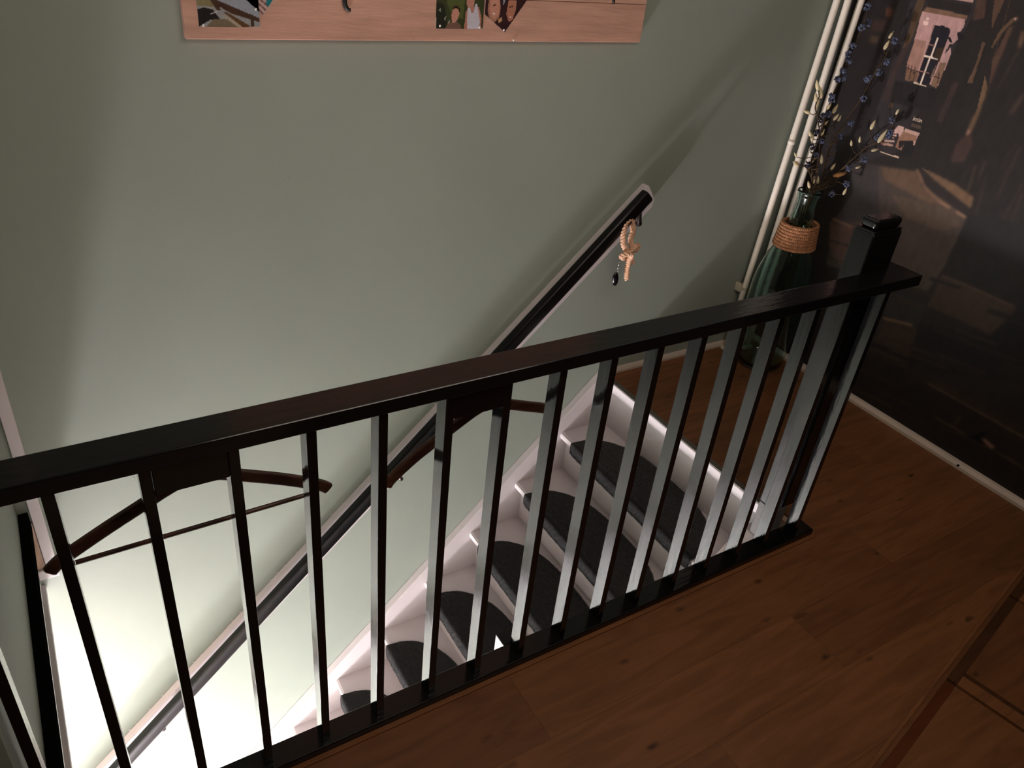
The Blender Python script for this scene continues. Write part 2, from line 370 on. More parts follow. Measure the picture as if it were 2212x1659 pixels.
# ------------------------------------------------------------------ staircase
stair = empty('staircase', (.9, .6, -1), 'white painted closed staircase descending along the green wall', 'stairs')
sO = Vector((.9, .6, -1))
def stp(k): return 1.89-.2*k, -.02-.2*k      # nosing x, tread top z
YS0, YS1 = .16, 1.04
def SM(): return MB(sO)
def ob(mb, name, m, smooth=False, parent=None):
    o = mb.build(name, m, parent or stair, smooth); 
    return o
NST = 13
# stringers: top edge line z = x - 1.84
a, b_ = -.78, 1.905
ob(SM().prism([(a, YS1, a-1.84), (b_-.03, YS1, b_-1.87), (b_, YS1, -.0), (b_, YS1, -.34), (a, YS1, a-2.26)][::-1], (0, YW-YS1-.001, 0), .002), 'stringer', M['white'])
ob(SM().prism([(a, .057, a-1.835), (1.795, .057, -.04), (b_, .057, -.045), (b_, .057, -.34), (a, .057, a-2.26)][::-1], (0, YS0-.057, 0), .002), 'stringer', M['white'])
ob(SM().box((1.902, YS0, -.24), (1.914, YS1, -.003)), 'riser', M['white'])
for k in range(1, NST+1):
    nx, z = stp(k)
    pr = [(nx+.245, z), (nx+.245, z-.034), (nx+.012, z-.034), (nx+.003, z-.028), (nx, z-.017), (nx+.003, z-.006), (nx+.012, z)]
    ob(SM().prism([(x, YS0, q) for x, q in pr], (0, YS1-YS0, 0)), 'tread', M['white'])
    ob(SM().box((nx+.04, YS0, z-.205), (nx+.052, YS1, z-.034)), 'riser', M['white'])
# half-moon carpet mats
def mat_mesh():
    bm = bmesh.new(); rr = random.Random(5); th = .011
    NU, NV = 72, 30; hw = .362; top = []
    for i in range(NU+1):
        u = -1+2*i/NU; y = u*hw
        dmax = .215*max(0, 1-abs(u)**3.0)**.55
        row = []
        # path: under nosing -> round the nose -> back along the tread
        path = [(.010, -.052), (-.006, -.050), (-.013, -.040), (-.0155, -.025), (-.0145, -.008), (-.009, .006), (.004, th)]
        for x, z in path: row.append((x, y, z))
        for j in range(1, NV+1): row.append((.004+(dmax-.004)*j/NV if dmax > .006 else .004+.001*j/NV, y, th))
        row.append((max(dmax, .006)+.002, y, .001))
        top.append(row)
    V = []
    for i, row in enumerate(top):
        s = min(1, (NU/2-abs(i-NU/2))/3.0)
        r_ = []
        for j, (x, y, z) in enumerate(row):
            q = .0011
            if 0 < i < NU:
                dx, dz = rr.uniform(-q, q), rr.uniform(-q, q)
            else: dx = dz = 0
            zz = z
            if j >= 6 and j < len(row)-1: zz = .002+(z-.002)*(s**.4 if s > 0 else 0)
            else:
                x = .002 + (x-.002)*(.6+.4*s)
            r_.append(bm.verts.new((x+dx, y+rr.uniform(-q, q), zz+dz)))
        V.append(r_)
    for i in range(NU):
        for j in range(len(V[0])-1):
            bm.faces.new((V[i][j], V[i+1][j], V[i+1][j+1], V[i][j+1]))
    bmesh.ops.recalc_face_normals(bm, faces=list(bm.faces))
    me = bpy.data.meshes.new('stair_mat'); bm.to_mesh(me); bm.free()
    for p in me.polygons: p.use_smooth = True
    return me
mm = mat_mesh(); mm.materials.append(M['carpet'])
def pile_mesh(src, n, h):
    src.calc_loop_triangles()
    co = np.array([v.co[:] for v in src.vertices]); tr = np.array([t.vertices[:] for t in src.loop_triangles])
    a, b, c = co[tr[:, 0]], co[tr[:, 1]], co[tr[:, 2]]; nn = np.cross(b-a, c-a); ar = np.linalg.norm(nn, axis=1); ok = ar > 1e-9
    tr, a, b, c, nn, ar = tr[ok], a[ok], b[ok], c[ok], nn[ok], ar[ok]; nn = nn/ar[:, None]
    flip = np.where((nn*(co.mean(0)-a)).sum(1) > 0, -1, 1); nn = nn*flip[:, None]
    i = rng.choice(len(ar), n, p=ar/ar.sum()); u, v = rng.random(n), rng.random(n); k = u+v > 1; u[k], v[k] = 1-u[k], 1-v[k]
    p = a[i]+(b[i]-a[i])*u[:, None]+(c[i]-a[i])*v[:, None]
    t = rng.normal(size=(n, 3)); t -= nn[i]*(t*nn[i]).sum(1)[:, None]; t /= np.linalg.norm(t, axis=1)[:, None]
    s_ = np.cross(nn[i], t); ln = h*rng.uniform(.5, 1.15, n)[:, None]
    tip = p+nn[i]*ln*.8+t*ln*rng.uniform(0, .8, n)[:, None]
    V = np.stack([p-s_*.0005-nn[i]*.0004, p+s_*.0005-nn[i]*.0004, tip], 1).reshape(-1, 3)
    me = bpy.data.meshes.new('pile'); me.from_pydata(V.tolist(), [], np.arange(3*n).reshape(-1, 3).tolist()); me.update()
    return me
pm = pile_mesh(mm, 36000, .0042); pm.materials.append(M['pile'])
names = ['topmost', 'second from the top', 'third from the top', 'fourth from the top', 'fifth from the top', 'sixth from the top']
for k in range(1, 8):
    nx, z = stp(k)
    if k > 6: continue
    o = bpy.data.objects.new('stair_mat', mm); COL.objects.link(o); o.location = (nx-.001, .594, z+.0005)
    tag(o, 'charcoal half-moon carpet mat on the white stair tread, %s' % names[k-1], 'stair mat', 'half-moon mats on the stair treads')
    o2 = bpy.data.objects.new('pile', pm); COL.objects.link(o2); o2.parent = o; o2['kind'] = 'stuff'

# ------------------------------------------------------------------ balustrade
bal = empty('balustrade', (.9, .035, 0), 'glossy black slatted balustrade between the wooden floor and the stairwell', 'balustrade')
bO = Vector((.9, .035, 0))
def BM(): return MB(bO)
def obb(mb, name, m, parent=None, smooth=False):
    o = mb.build(name, m, parent or bal, smooth); return o
obb(BM().box((-.208, 0, .879), (1.962, .070, .909), .003, 3), 'handrail', M['blackx'])
obb(BM().box((1.915, .068, .880), (1.962, .118, .908), .003, 3), 'handrail_return', M['blackx'])
obb(BM().box((-.208, .0, .0), (1.934, .058, .022), .003, 3), 'bottom_rail', M['blackx'])
BX = [-.199, -.071, .056, .186, .312, .440, .571, .695, .822, .950, 1.075, 1.201, 1.330, 1.455, 1.583, 1.708, 1.853]
LEAN = {12: -.012, 13: -.008, 14: -.006}
for i, x in enumerate(BX):
    d = LEAN.get(i, 0)*.5; x0, x1, y0, y1, z0, z1 = x, x+.0175, .0165, .0535, .0215, .8795
    pts = [(x0-d, y0, z0), (x1-d, y0, z0), (x1-d, y1, z0), (x0-d, y1, z0), (x0+d, y0, z1), (x1+d, y0, z1), (x1+d, y1, z1), (x0+d, y1, z1)]
    o = obb(BM().hexa(pts, .0012, 2), 'baluster', M['black'])
for x0, x1 in ((.0742, .1858), (.5892, .6948)):
    obb(BM().box((x0, .0165, .818), (x1, .0535, .8785), .0015), 'filler_block', M['black'])
obb(BM().box((.806, .0585, -.05), (.872, .098, .0185), .001), 'rail_support', M['white'])
obb(BM().box((.8055, .0585, .0185), (.8725, .0985, .0225), .001), 'support_cap', M['blackmatt'])
nw = obb(BM().box((1.795, .0705, .093), (1.912, .132, 1.012), .004, 3), 'newel_post', M['black'])
c = BM(); c.box((1.797, .0725, 1.0118), (1.910, .130, 1.020), .003)
c.hexa([(1.803, .077, 1.019), (1.904, .077, 1.019), (1.904, .126, 1.019), (1.803, .126, 1.019), (1.799, .074, 1.047), (1.908, .074, 1.047), (1.908, .129, 1.047), (1.799, .129, 1.047)], .010, 4)
obb(c, 'newel_cap', M['black'], nw)
obb(BM().box((1.796, .0705, -.04), (1.86, .131, .0925), .003), 'newel_foot', M['foot'])
for x in (.13, .655):
    obb(BM().tube(smooth_path([(x, .0535, .845), (x, .085, .845), (x, .1, .842), (x, .103, .852)], 5), .0025, 8), 'screw_hook', M['metal'], None, True)

# ------------------------------------------------------------------ wall handrail
SL = .97; ANG = math.atan(SL); DV = Vector((math.cos(ANG), 0, math.sin(ANG))); NVv = Vector((-math.sin(ANG), 0, math.cos(ANG)))
hr = empty('wall_handrail', (.9, 1.0, -.15), 'black rounded handrail on a white backing board sloping down the green wall', 'handrail')
hO = Vector((.9, 1.0, -.15))
pe = Vector((1.856, 1.0, .811)) - NVv*.026; LEN = 3.6
prof = []
for i in range(28):
    t = 2*math.pi*i/28; ct, st_ = math.cos(t), math.sin(t)
    prof.append((math.copysign(abs(ct)**.6, ct)*.020, math.copysign(abs(st_)**.6, st_)*.026))
hp = [pe - DV*LEN*(i/24) for i in range(25)]
o = MB(hO).tube([pe+DV*.004]+hp, [.9]+[1]*25, prof=prof, up=NVv).build('rail', M['blackr'], hr, True)
A2 = math.atan(.953); DB = Vector((math.cos(A2), 0, math.sin(A2))); NB = Vector((-math.sin(A2), 0, math.cos(A2)))
def lineq(d, s): return Vector((1.904, 0, .807)) + DB*d - NB*s
bt = lambda d, s, y: (lineq(d, s).x, y, lineq(d, s).z)
cor = [bt(.004, 0, YW), bt(.012, .008, YW), bt(.004, .075, YW), bt(-.022, .093, YW), bt(-3.6, .093, YW), bt(-3.6, 0, YW)]
MB(hO).prism(cor, (0, -.030, 0), .003).build('backing_board', M['white'], hr)
ck = MB(hO)
for i in range(60):
    if rr.random() < .55: ck.blob(bt(-.7-i*.035-rr.random()*.02, -.001, YW-.001), (.006, .0015, .0022), 1, .3, axis=None, seed=i)
ck = ck.build('caulk_drops', M['white'], hr); ck['kind'] = 'stuff'
for x, z in ((1.862, .705), (.945, -.17), (.02, -1.035)):
    q = MB(hO); q.tube(smooth_path([(x-.008, 1.002, z+.035), (x, 1.002, z-.004), (x+.006, 1.004, z-.020), (x+.006, 1.03, z-.028), (x+.004, 1.05, z-.028)], 5), .0085, 12)
    q.tube([(x+.004, 1.04, z-.028), (x+.004, 1.0445, z-.028)], .015, 20)
    q.build('bracket', M['metal'], hr, True)

# ------------------------------------------------------------------ knotted rope and fob
rp = empty('knotted_rope', (1.79, .985, .68), 'short pale twisted jute rope knotted and hanging from top bracket of wall handrail', 'rope')
q = MB((1.79, .985, .68))
def X(x, z, y=.975): return (x, y, z)
rope_strands(q, smooth_path([X(1.832, .665, .99), X(1.812, .715, .99), X(1.785, .70, .985), X(1.776, .66), X(1.782, .625, .968), X(1.805, .598, .962), X(1.822, .590, .972), X(1.812, .568, .985), X(1.788, .580, .975), X(1.772, .592, .958), X(1.785, .606, .945), X(1.806, .596, .948), X(1.812, .57, .96), X(1.817, .53, .968), X(1.826, .488, .97)], 6), .0102, .030, 3, 12, 8)
rope_strands(q, smooth_path([X(1.832, .665, .99), X(1.822, .642, .985), X(1.822, .618, .972), X(1.836, .606, .962), X(1.838, .625, .958), X(1.818, .622, .95), X(1.8, .612, .948), X(1.812, .59, .965), X(1.83, .565, .972), X(1.842, .548, .972)], 6), .0102, .030, 3, 12, 8)
q.build('rope', M['rope'], rp, True)
fb = empty('key_fob', (1.762, .965, .6), 'glossy black oval fob on a small silver chain hanging from the knotted rope', 'key fob')
fO = (1.762, .965, .6)
MB(fO).blob((1.767, .965, .500), (.0135, .009, .028), 3, 0, axis=(-.12, 0, 1)).build('fob', M['fob'], fb, True)
MB(fO).tube([(1.766, .967, .592), (1.767, .966, .566)], .0011, 6).build('wire', M['steel'], fb)
q = MB(fO)
for i, (cx, cz) in enumerate(((1.7705, .558), (1.7725, .545), (1.7715, .534))):
    q.tube([(cx+.0045*math.cos(t/10*2*math.pi)*(1 if i % 2 else .4), .965+.0035*math.cos(t/10*2*math.pi)*(.3 if i % 2 else 1), cz+.0085*math.sin(t/10*2*math.pi)) for t in range(11)], .0011, 6)
q.build('chain', M['steel'], fb, True)

# ------------------------------------------------------------------ coat hangers
def hanger(name_lab, pts, bar, hookx, y):
    h = empty('coat_hanger', (hookx, y, .75), name_lab, 'coat hanger', 'brown wooden coat hangers')
    O = Vector((hookx, y, .75)); pp = smooth_path([(x, y, z) for x, z in pts], 6)
    pf = [(math.copysign(abs(math.cos(t))**.5, math.cos(t))*.0065, math.copysign(abs(math.sin(t))**.5, math.sin(t))*.0115) for t in [2*math.pi*i/16+.2 for i in range(16)]]
    n = len(pp); rs = [(.75 if i in (0, n-1) else 1.0) for i in range(n)]
    MB(O).tube(pp, rs, prof=pf, up=(0, 0, 1)).build('arms', M['brownwood'], h)
    if bar:
        MB(O).tube([(bar[0], y, bar[1]), (bar[2], y, bar[3])], .0045, 10).build('trouser_bar', M['brownwood'], h)
    z0 = max(z for x, z in pts)
    MB(O).tube(smooth_path([(hookx, y, z0), (hookx, y, z0+.03), (hookx-.012, y, z0+.045), (hookx-.014, y, z0+.062), (hookx, y, z0+.076), (hookx+.014, y, z0+.066)], 5), .0018, 8).build('hook', M['steel'], h, True)
    return h
hanger('dark brown wooden coat hanger with trouser bar, hanging behind the left part of the balustrade',
       [(-.094, .653), (-.078, .668), (-.055, .682), (0, .711), (.053, .737), (.10, .760), (.14, .773), (.18, .765), (.22, .748), (.285, .718), (.34, .689), (.362, .675), (.374, .664)], (-.055, .657, .352, .664), .13, .1)
hanger('reddish brown wooden coat hanger without bar, hanging behind the middle of the balustrade',
       [(.492, .628), (.505, .645), (.55, .680), (.60, .711), (.65, .741), (.69, .762), (.72, .768), (.77, .752), (.81, .737), (.86, .718), (.90, .695)], None, .70, .1)

# ------------------------------------------------------------------ heating pipes
for (x0, x1, yp, r, lab) in ((2.563, 2.640, 1.038, .0125, 'cream heating pipe nearest the green wall, leftmost of three'), (2.636, 2.678, 1.02, .0125, 'cream heating pipe in the middle of the three'), (2.675, 2.745, 1.015, .0125, 'cream heating pipe nearest the mural corner, partly behind the flowers')):
    t = empty('heating_pipe', (x0, yp, 0), lab, 'pipe', 'cream heating pipes in the corner')
    O = Vector((x0, yp, 0)); f = lambda z: x0+(x1-x0)*z/1.44
    MB(O).tube([(f(z), yp, z) for z in (0, .5, 1.0, 1.5, 2.0, 2.5)], r, 20).build('pipe', M['cream'], t, True)
    MB(O).lathe([(.0, .0125), (r+.003, .0125), (.022, .008), (.026, .0), (0, 0)], (x0, yp, .0), 28).build('floor_collar', M['rosette'], t, True)
    if yp > 1.03:
        MB(O).tube([(f(.93), yp, .922), (f(.93), yp, .938)], r+.0015, 20).build('joint_ring', M['cream'], t, True)
        q = MB(O); q.tube([(f(.30), yp, .292), (f(.30), yp, .304)], r+.002, 20); q.box((f(.3)-.022, 1.045, .280), (f(.3)-.008, YW, .318), .003)
        q.build('pipe_clamp', M['rosette'], t)

# ------------------------------------------------------------------ vase with dried stems
VC = (2.612, .885); v = empty('bottle_vase', (VC[0], VC[1], 0), 'large teal glass bottle vase with jute rope round its neck, in the corner', 'vase')
VO = Vector((VC[0], VC[1], 0))
outp = [(0, .004), (.07, .002), (.088, .006), (.097, .02), (.106, .06), (.115, .13), (.1205, .22), (.122, .30), (.119, .38), (.111, .44), (.097, .495), (.077, .54), (.062, .575), (.053, .61), (.047, .65), (.0425, .69), (.040, .73), (.041, .755), (.046, .768), (.049, .776), (.047, .784)]
inn = [(max(0, r-.0045), z+(.010 if z < .02 else 0)) for r, z in outp][::-1]
inn = [(r, z) for r, z in inn if z > .013] + [(0, .016)]
MB(VO).lathe(outp + inn, (VC[0], VC[1], 0), 72).build('glass_bottle', M['glass'], v, True)
q = MB(VO); path = []
NC = 8
for i in range(NC*40+1):
    t = i/40; z = .552+.0125*t; rad = .0745-.012*(t/NC)**1.0+.0055
    path.append((VC[0]+rad*math.cos(2*math.pi*t), VC[1]+rad*math.sin(2*math.pi*t), z))
rope_strands(q, path, .0072, .022, 3, 8, 6)
q.tube([path[0], (path[0][0]-.02, path[0][1]-.008, path[0][2]-.004)], .003, 6)
q.build('rope_wrap', M['ropev'], v, True)
FLOW = {"tall":[[[2.603,0.88,1.437],[2.637,0.88,1.386],[2.611,0.88,1.37],[2.592,0.88,1.311],[2.582,0.88,1.285],[2.595,0.88,1.26],[2.58,0.88,1.227],[2.564,0.88,1.199],[2.596,0.88,1.203],[2.561,0.88,1.141],[2.568,0.88,1.127]],[],[[2.615,0.88,0.805],[2.564,0.88,1.037],[2.563,0.88,1.136],[2.577,0.88,1.203],[2.596,0.88,1.288],[2.612,0.88,1.375],[2.61,0.88,1.45],[2.599,0.88,1.484]]],"mid":[[[2.551,0.88,1.072],[2.534,0.88,1.058],[2.568,0.88,1.077],[2.536,0.88,1.013],[2.575,0.88,0.98],[2.532,0.88,0.961],[2.572,0.88,0.925],[2.54,0.88,0.893]],[[[2.562,0.88,1.107],1.1,70],[[2.602,0.88,1.095],1.3,75],[[2.572,0.88,1.011],1.0,80],[[2.517,0.88,0.996],1.2,110],[[2.476,0.88,0.905],0.8,150],[[2.454,0.88,0.935],0.8,130],[[2.565,0.88,0.907],0.9,70]],[[2.612,0.88,0.794],[2.56,0.88,0.891],[2.552,0.88,0.96],[2.555,0.88,1.022],[2.553,0.88,1.077]]],"right_tall":[[[2.7,0.799,1.342],[2.7,0.801,1.273],[2.7,0.818,1.234],[2.7,0.852,1.207],[2.7,0.858,1.201],[2.7,0.846,1.138],[2.7,0.866,1.042],[2.685,0.88,0.992]],[[[2.7,0.82,1.359],1.0,70],[[2.7,0.824,1.326],1.3,75]],[[2.646,0.88,0.791],[2.642,0.88,0.939],[2.675,0.88,1.037],[2.7,0.859,1.127],[2.7,0.834,1.23],[2.7,0.813,1.3],[2.7,0.818,1.368]]],"right_low":[[[2.7,0.707,1.096],[2.7,0.696,1.054],[2.7,0.699,1.041],[2.7,0.738,1.025],[2.7,0.762,0.933]],[[[2.7,0.774,1.061],1.3,80],[[2.7,0.721,1.035],2.0,70],[[2.7,0.807,0.998],0.9,105],[[2.7,0.837,0.977],0.9,110],[[2.7,0.732,0.981],1.0,20],[[2.7,0.697,1.127],0.8,80],[[2.7,0.775,0.903],0.8,25]],[[2.663,0.88,0.79],[2.7,0.854,0.856],[2.7,0.805,0.931],[2.7,0.764,0.985],[2.7,0.717,1.019],[2.7,0.7,1.063],[2.7,0.694,1.119]]],"low_front":[[[2.7,0.814,0.888],[2.7,0.801,0.83],[2.7,0.848,0.775]],[[[2.7,0.841,0.855],2.0,20],[[2.7,0.797,0.803],1.1,80],[[2.698,0.88,0.873],1.1,70]],[[2.675,0.88,0.783],[2.7,0.867,0.819],[2.7,0.831,0.864],[2.7,0.807,0.887]]],"left_bud":[[],[[[2.462,0.88,1.182],1.4,115],[[2.491,0.88,1.157],1.6,115],[[2.473,0.88,1.141],1.3,110],[[2.492,0.88,1.119],1.2,90],[[2.448,0.88,1.089],1.1,165],[[2.499,0.88,1.012],1.0,120]],[[2.62,0.88,0.794],[2.577,0.88,0.959],[2.52,0.88,1.064],[2.486,0.88,1.104],[2.49,0.88,1.143],[2.484,0.88,1.167]]],"left_low":[[],[[[2.47,0.88,0.9],1.2,150],[[2.584,0.88,0.811],1.2,120],[[2.605,0.88,0.828],1.2,100],[[2.63,0.88,0.826],1.2,100],[[2.612,0.88,0.909],1.4,105]],[[2.623,0.88,0.788],[2.573,0.88,0.853],[2.522,0.88,0.889],[2.483,0.88,0.897]]],"twig":[[],[[[2.622,0.88,1.065],1.1,60],[[2.644,0.88,1.059],0.9,75],[[2.575,0.88,1.046],0.8,60]],[[2.646,0.88,0.791],[2.644,0.88,0.902],[2.633,0.88,0.992],[2.627,0.88,1.054]]]}
labs = {'tall': 'tallest dried stem in the bottle vase, with slate-blue blossom tufts up along the pipe',
 'mid': 'short dried stem crowded with dark blue tufts and cream buds in front of the pipes',
 'right_tall': 'long dried stem arching right over the mural with six blue tufts',
 'right_low': 'dried stem leaning far right toward the mural shop window, with cream buds',
 'low_front': 'lowest dried stem leaning right, with a large tan bud beside the bottle mouth',
 'left_bud': 'dried stem on the left with tall cream magnolia buds against the first pipe',
 'left_low': 'low dried stem on the left with small pale buds close to the bottle mouth',
 'twig': 'bare dried twig with pale buds in the middle of the bouquet'}
for nm, (cl, bd, stm) in FLOW.items():
    base = Vector((VC[0], VC[1], .60)); s = empty('dried_stem', (VC[0], VC[1], .6), labs[nm], 'dried flower', 'dried stems in the bottle vase')
    rnd = random.Random(nm); O = base
    foot = (VC[0]+rnd.uniform(-.012, .012), VC[1]+rnd.uniform(-.012, .012), .56)
    mouth = (VC[0]+(stm[0][0]-2.64)*.6, VC[1]+rnd.uniform(-.02, .01), .765)
    pth = smooth_path([foot, mouth] + [tuple(p) for p in stm], 5)
    n = len(pth); MB(O).tube(pth, [.0034-.0022*i/n for i in range(n)], 7).build('stalk', M['stem'], s, True)
    ns = pth[5:]
    def twig(p):
        p = Vector(p); q = min(ns, key=lambda a: (a-p).length + (0 if a.z < p.z else .05))
        return q
    tw = MB(O)
    for i, p in enumerate(cl):
        p = Vector(p); a = twig(p); tw.tube([a, a.lerp(p, .5)+Vector((0, 0, -.004)), p], .0012, 5)
        b = MB(O)
        for j in range(26):
            dv = Vector((rnd.gauss(0, 1), rnd.gauss(0, 1), rnd.gauss(0, 1))).normalized()*.0115*rnd.uniform(.6, 1)
            b.blob(p+dv, rnd.uniform(.0028, .0048), 1, .25, seed=j)
        b.build('blossom', M['bluedark'] if nm == 'mid' and i % 2 else M['blue'], s)
    for i, (p, sz, an) in enumerate(bd):
        p = Vector(p); an = math.radians(an); ax = Vector((math.cos(an)*.85, -math.cos(an)*.5, math.sin(an)))
        L_ = .0135*sz; W_ = .0052*min(sz, 1.6); foot = p-ax.normalized()*L_
        a = twig(foot); tw.tube([a, a.lerp(foot, .5)+Vector((0, 0, -.006)), foot], .0013, 5)
        pts = [p+ax.normalized()*L_*k for k in (-1, -.75, -.4, 0, .45, .8, 1)]
        MB(O).tube(pts, [W_*.35, W_*.8, W_, W_*.95, W_*.65, W_*.3, W_*.08], 9).build('bud', M['budtan'] if (nm == 'low_front' and i == 0) else M['bud'], s, True)
    tw.build('twigs', M['stem'], s, True)['kind'] = 'stuff'
    lf = MB(O)
    for i in range(7):
        a = ns[min(len(ns)-1, 1+i*2)]; d = Vector((rnd.uniform(-1, 1), rnd.uniform(-1, .2), rnd.uniform(.2, 1))).normalized()
        lf.tube([a, a+d*.018, a+d*.035+Vector((0, 0, .004))], [.0016, .003, .0006], 5)
    lf.build('dry_leaves', M['stem'], s, True)['kind'] = 'stuff'

# ------------------------------------------------------------------ photo board
pbd = empty('photo_board', (1.07, YW, 1.287), 'wide pink-brown oak board with pinned photographs, top centre of the green wall', 'photo board')
pO = Vector((1.07, YW, 1.287))
zs = [1.287, 1.3968, 1.51, 1.63, 1.75]
for i in range(4):
    MB(pO).box((.393, 1.050, zs[i]+.0006), (1.764, YW, zs[i+1]-.0006), .0015).build('board_plank', M['board'], pbd)
def photo(name, label, outline, polys, base, pins):
    xs_ = [p[0] for p in outline]; zs_ = [p[1] for p in outline]
    o = empty('photograph', (sum(xs_)/len(xs_), 1.049, sum(zs_)/len(zs_)), label, 'photo', 'photographs pinned on the oak board')
    OO = Vector(o.location)
    MB(OO).prism([(x, 1.0495, z) for x, z in outline], (0, -.0008, 0)).build('photo_paper', M['white'], o)
    st = .0016; u0, u1, v0, v1 = min(xs_), max(xs_), min(zs_), max(zs_)
    nu = int((u1-u0)/st)+1; nv = int((v1-v0)/st)+1
    U, V = np.meshgrid(np.linspace(u0, u1, nu), np.linspace(v0, v1, nv)); col = np.ones((nv, nu, 3))*np.array(s2l(base))
    for c, pl in polys: col[inside(U, V, pl)] = s2l(c)
    col *= (1+.35*(rng.random((nv, nu))-.5))[:, :, None]
    idx = np.arange(nu*nv).reshape(nv, nu); Uc = (U[:-1, :-1]+U[1:, 1:])/2; Vc = (V[:-1, :-1]+V[1:, 1:])/2
    k = inside(Uc, Vc, outline); q = np.stack([idx[:-1, :-1], idx[:-1, 1:], idx[1:, 1:], idx[1:, :-1]], -1)[k]
    co = np.stack([U, np.full(U.shape, 1.0485), V], -1).reshape(-1, 3) - np.array(OO)
    me = bpy.data.meshes.new('photo_image'); me.from_pydata(co.tolist(), [], q.tolist()); me.update()
    a_ = me.color_attributes.new('print', 'FLOAT_COLOR', 'POINT')
    a_.data.foreach_set('color', np.concatenate([np.clip(col.reshape(-1, 3), 0, 1), np.ones((nu*nv, 1))], 1).ravel())
    m = bpy.data.materials.new('photo_ink'); m.use_nodes = True; b = m.node_tree.nodes['Principled BSDF']
    n_ = m.node_tree.nodes.new('ShaderNodeVertexColor'); n_.layer_name = 'print'; m.node_tree.links.new(n_.outputs[0], b.inputs['Base Color'])
    b.inputs['Roughness'].default_value = .3
    link('photo_image', me, m, o)
    for x, z in pins: MB(OO).blob((x, 1.047, z), (.0032, .0025, .0032), 2).build('pin', M['pin'], o, True)
    return o
photo('a', 'square photo of a wooden jetty by pale water, at lower left of the board',
  [(.4245, 1.3155), (.566, 1.3165), (.566, 1.46), (.4245, 1.46)],
  [((132, 122, 88), [(.424, 1.36), (.47, 1.358), (.475, 1.38), (.45, 1.40), (.424, 1.40)]),
   ((150, 156, 168), [(.48, 1.46), (.47, 1.375), (.5, 1.35), (.566, 1.325), (.566, 1.46)]),
   ((34, 30, 28), [(.424, 1.315), (.45, 1.33), (.475, 1.33), (.46, 1.352), (.44, 1.357), (.424, 1.352)]),
   ((118, 104, 84), [(.44, 1.315), (.52, 1.315), (.49, 1.333), (.46, 1.333)]),
   ((170, 160, 140), [(.478, 1.340), (.488, 1.340), (.532, 1.315), (.515, 1.315)]),
   ((96, 66, 40), [(.482, 1.348), (.49, 1.348), (.545, 1.317), (.525, 1.315)]),
   ((74, 50, 38), [(.455, 1.37), (.463, 1.376), (.566, 1.336), (.566, 1.327), (.5, 1.345)]),
   ((70, 50, 38), [(.452, 1.40), (.462, 1.38), (.478, 1.352), (.468, 1.352), (.450, 1.38)]),
   ((70, 54, 40), [(.544, 1.315), (.553, 1.315), (.553, 1.342), (.544, 1.345)]),
   ((60, 36, 30), [(.470, 1.36), (.48, 1.368), (.495, 1.352), (.49, 1.350), (.48, 1.362), (.474, 1.356)]),
   ((196, 190, 190), [(.452, 1.342), (.454, 1.344), (.468, 1.350), (.468, 1.347)])], (150, 150, 152), [(.434, 1.319)])
photo('b', 'tilted photo of pinkish jetty planks overlapping the square jetty photo',
  [(.530, 1.382), (.566, 1.350), (.575, 1.341), (.612, 1.392), (.566, 1.43)],
  [((96, 60, 54), [(.536, 1.378), (.575, 1.344), (.577, 1.347), (.539, 1.381)]),
   ((96, 60, 54), [(.545, 1.384), (.582, 1.352), (.584, 1.354), (.547, 1.387)]),
   ((96, 60, 54), [(.553, 1.390), (.589, 1.360), (.591, 1.362), (.556, 1.392)]),
   ((70, 44, 44), [(.557, 1.362), (.563, 1.366), (.566, 1.361), (.56, 1.357)]),
   ((32, 120, 128), [(.588, 1.36), (.612, 1.392), (.60, 1.40), (.583, 1.372)])], (190, 160, 156), [(.558, 1.356)])
photo('c', 'photo of a child and a youth in a white vest before green leaves',
  [(1.0385, 1.3195), (1.1845, 1.3205), (1.1835, 1.46), (1.0375, 1.46)],
  [((84, 92, 52), [(1.06, 1.46), (1.07, 1.38), (1.09, 1.35), (1.12, 1.345), (1.13, 1.46)]),
   ((40, 44, 34), [(1.038, 1.319), (1.07, 1.319), (1.07, 1.35), (1.06, 1.38), (1.038, 1.385)]),
   ((150, 160, 140), [(1.045, 1.365), (1.052, 1.372), (1.052, 1.36)]), ((150, 160, 140), [(1.062, 1.345), (1.069, 1.352), (1.066, 1.338)]),
   ((190, 182, 170), [(1.074, 1.333), (1.082, 1.345), (1.078, 1.332)]),
   ((120, 92, 80), [(1.066, 1.319), (1.075, 1.333), (1.09, 1.338), (1.10, 1.338), (1.112, 1.331), (1.118, 1.319)]),
   ((196, 140, 124), [(1.088, 1.335), (1.084, 1.352), (1.087, 1.366), (1.095, 1.371), (1.104, 1.368), (1.109, 1.358), (1.104, 1.344), (1.098, 1.336)]),
   ((50, 30, 28), [(1.086, 1.366), (1.090, 1.376), (1.102, 1.377), (1.111, 1.369), (1.109, 1.358), (1.105, 1.369), (1.095, 1.372)]),
   ((186, 132, 116), [(1.128, 1.415), (1.128, 1.385), (1.136, 1.37), (1.15, 1.37), (1.154, 1.39), (1.15, 1.415)]),
   ((178, 124, 108), [(1.126, 1.319), (1.127, 1.36), (1.136, 1.376), (1.168, 1.376), (1.178, 1.35), (1.18, 1.319)]),
   ((198, 194, 206), [(1.136, 1.319), (1.133, 1.35), (1.133, 1.372), (1.140, 1.374), (1.146, 1.36), (1.152, 1.36), (1.156, 1.383), (1.162, 1.383), (1.168, 1.36), (1.174, 1.34), (1.172, 1.319)])],
  (60, 66, 40), [(1.0505, 1.3265), (1.1735, 1.3245)])
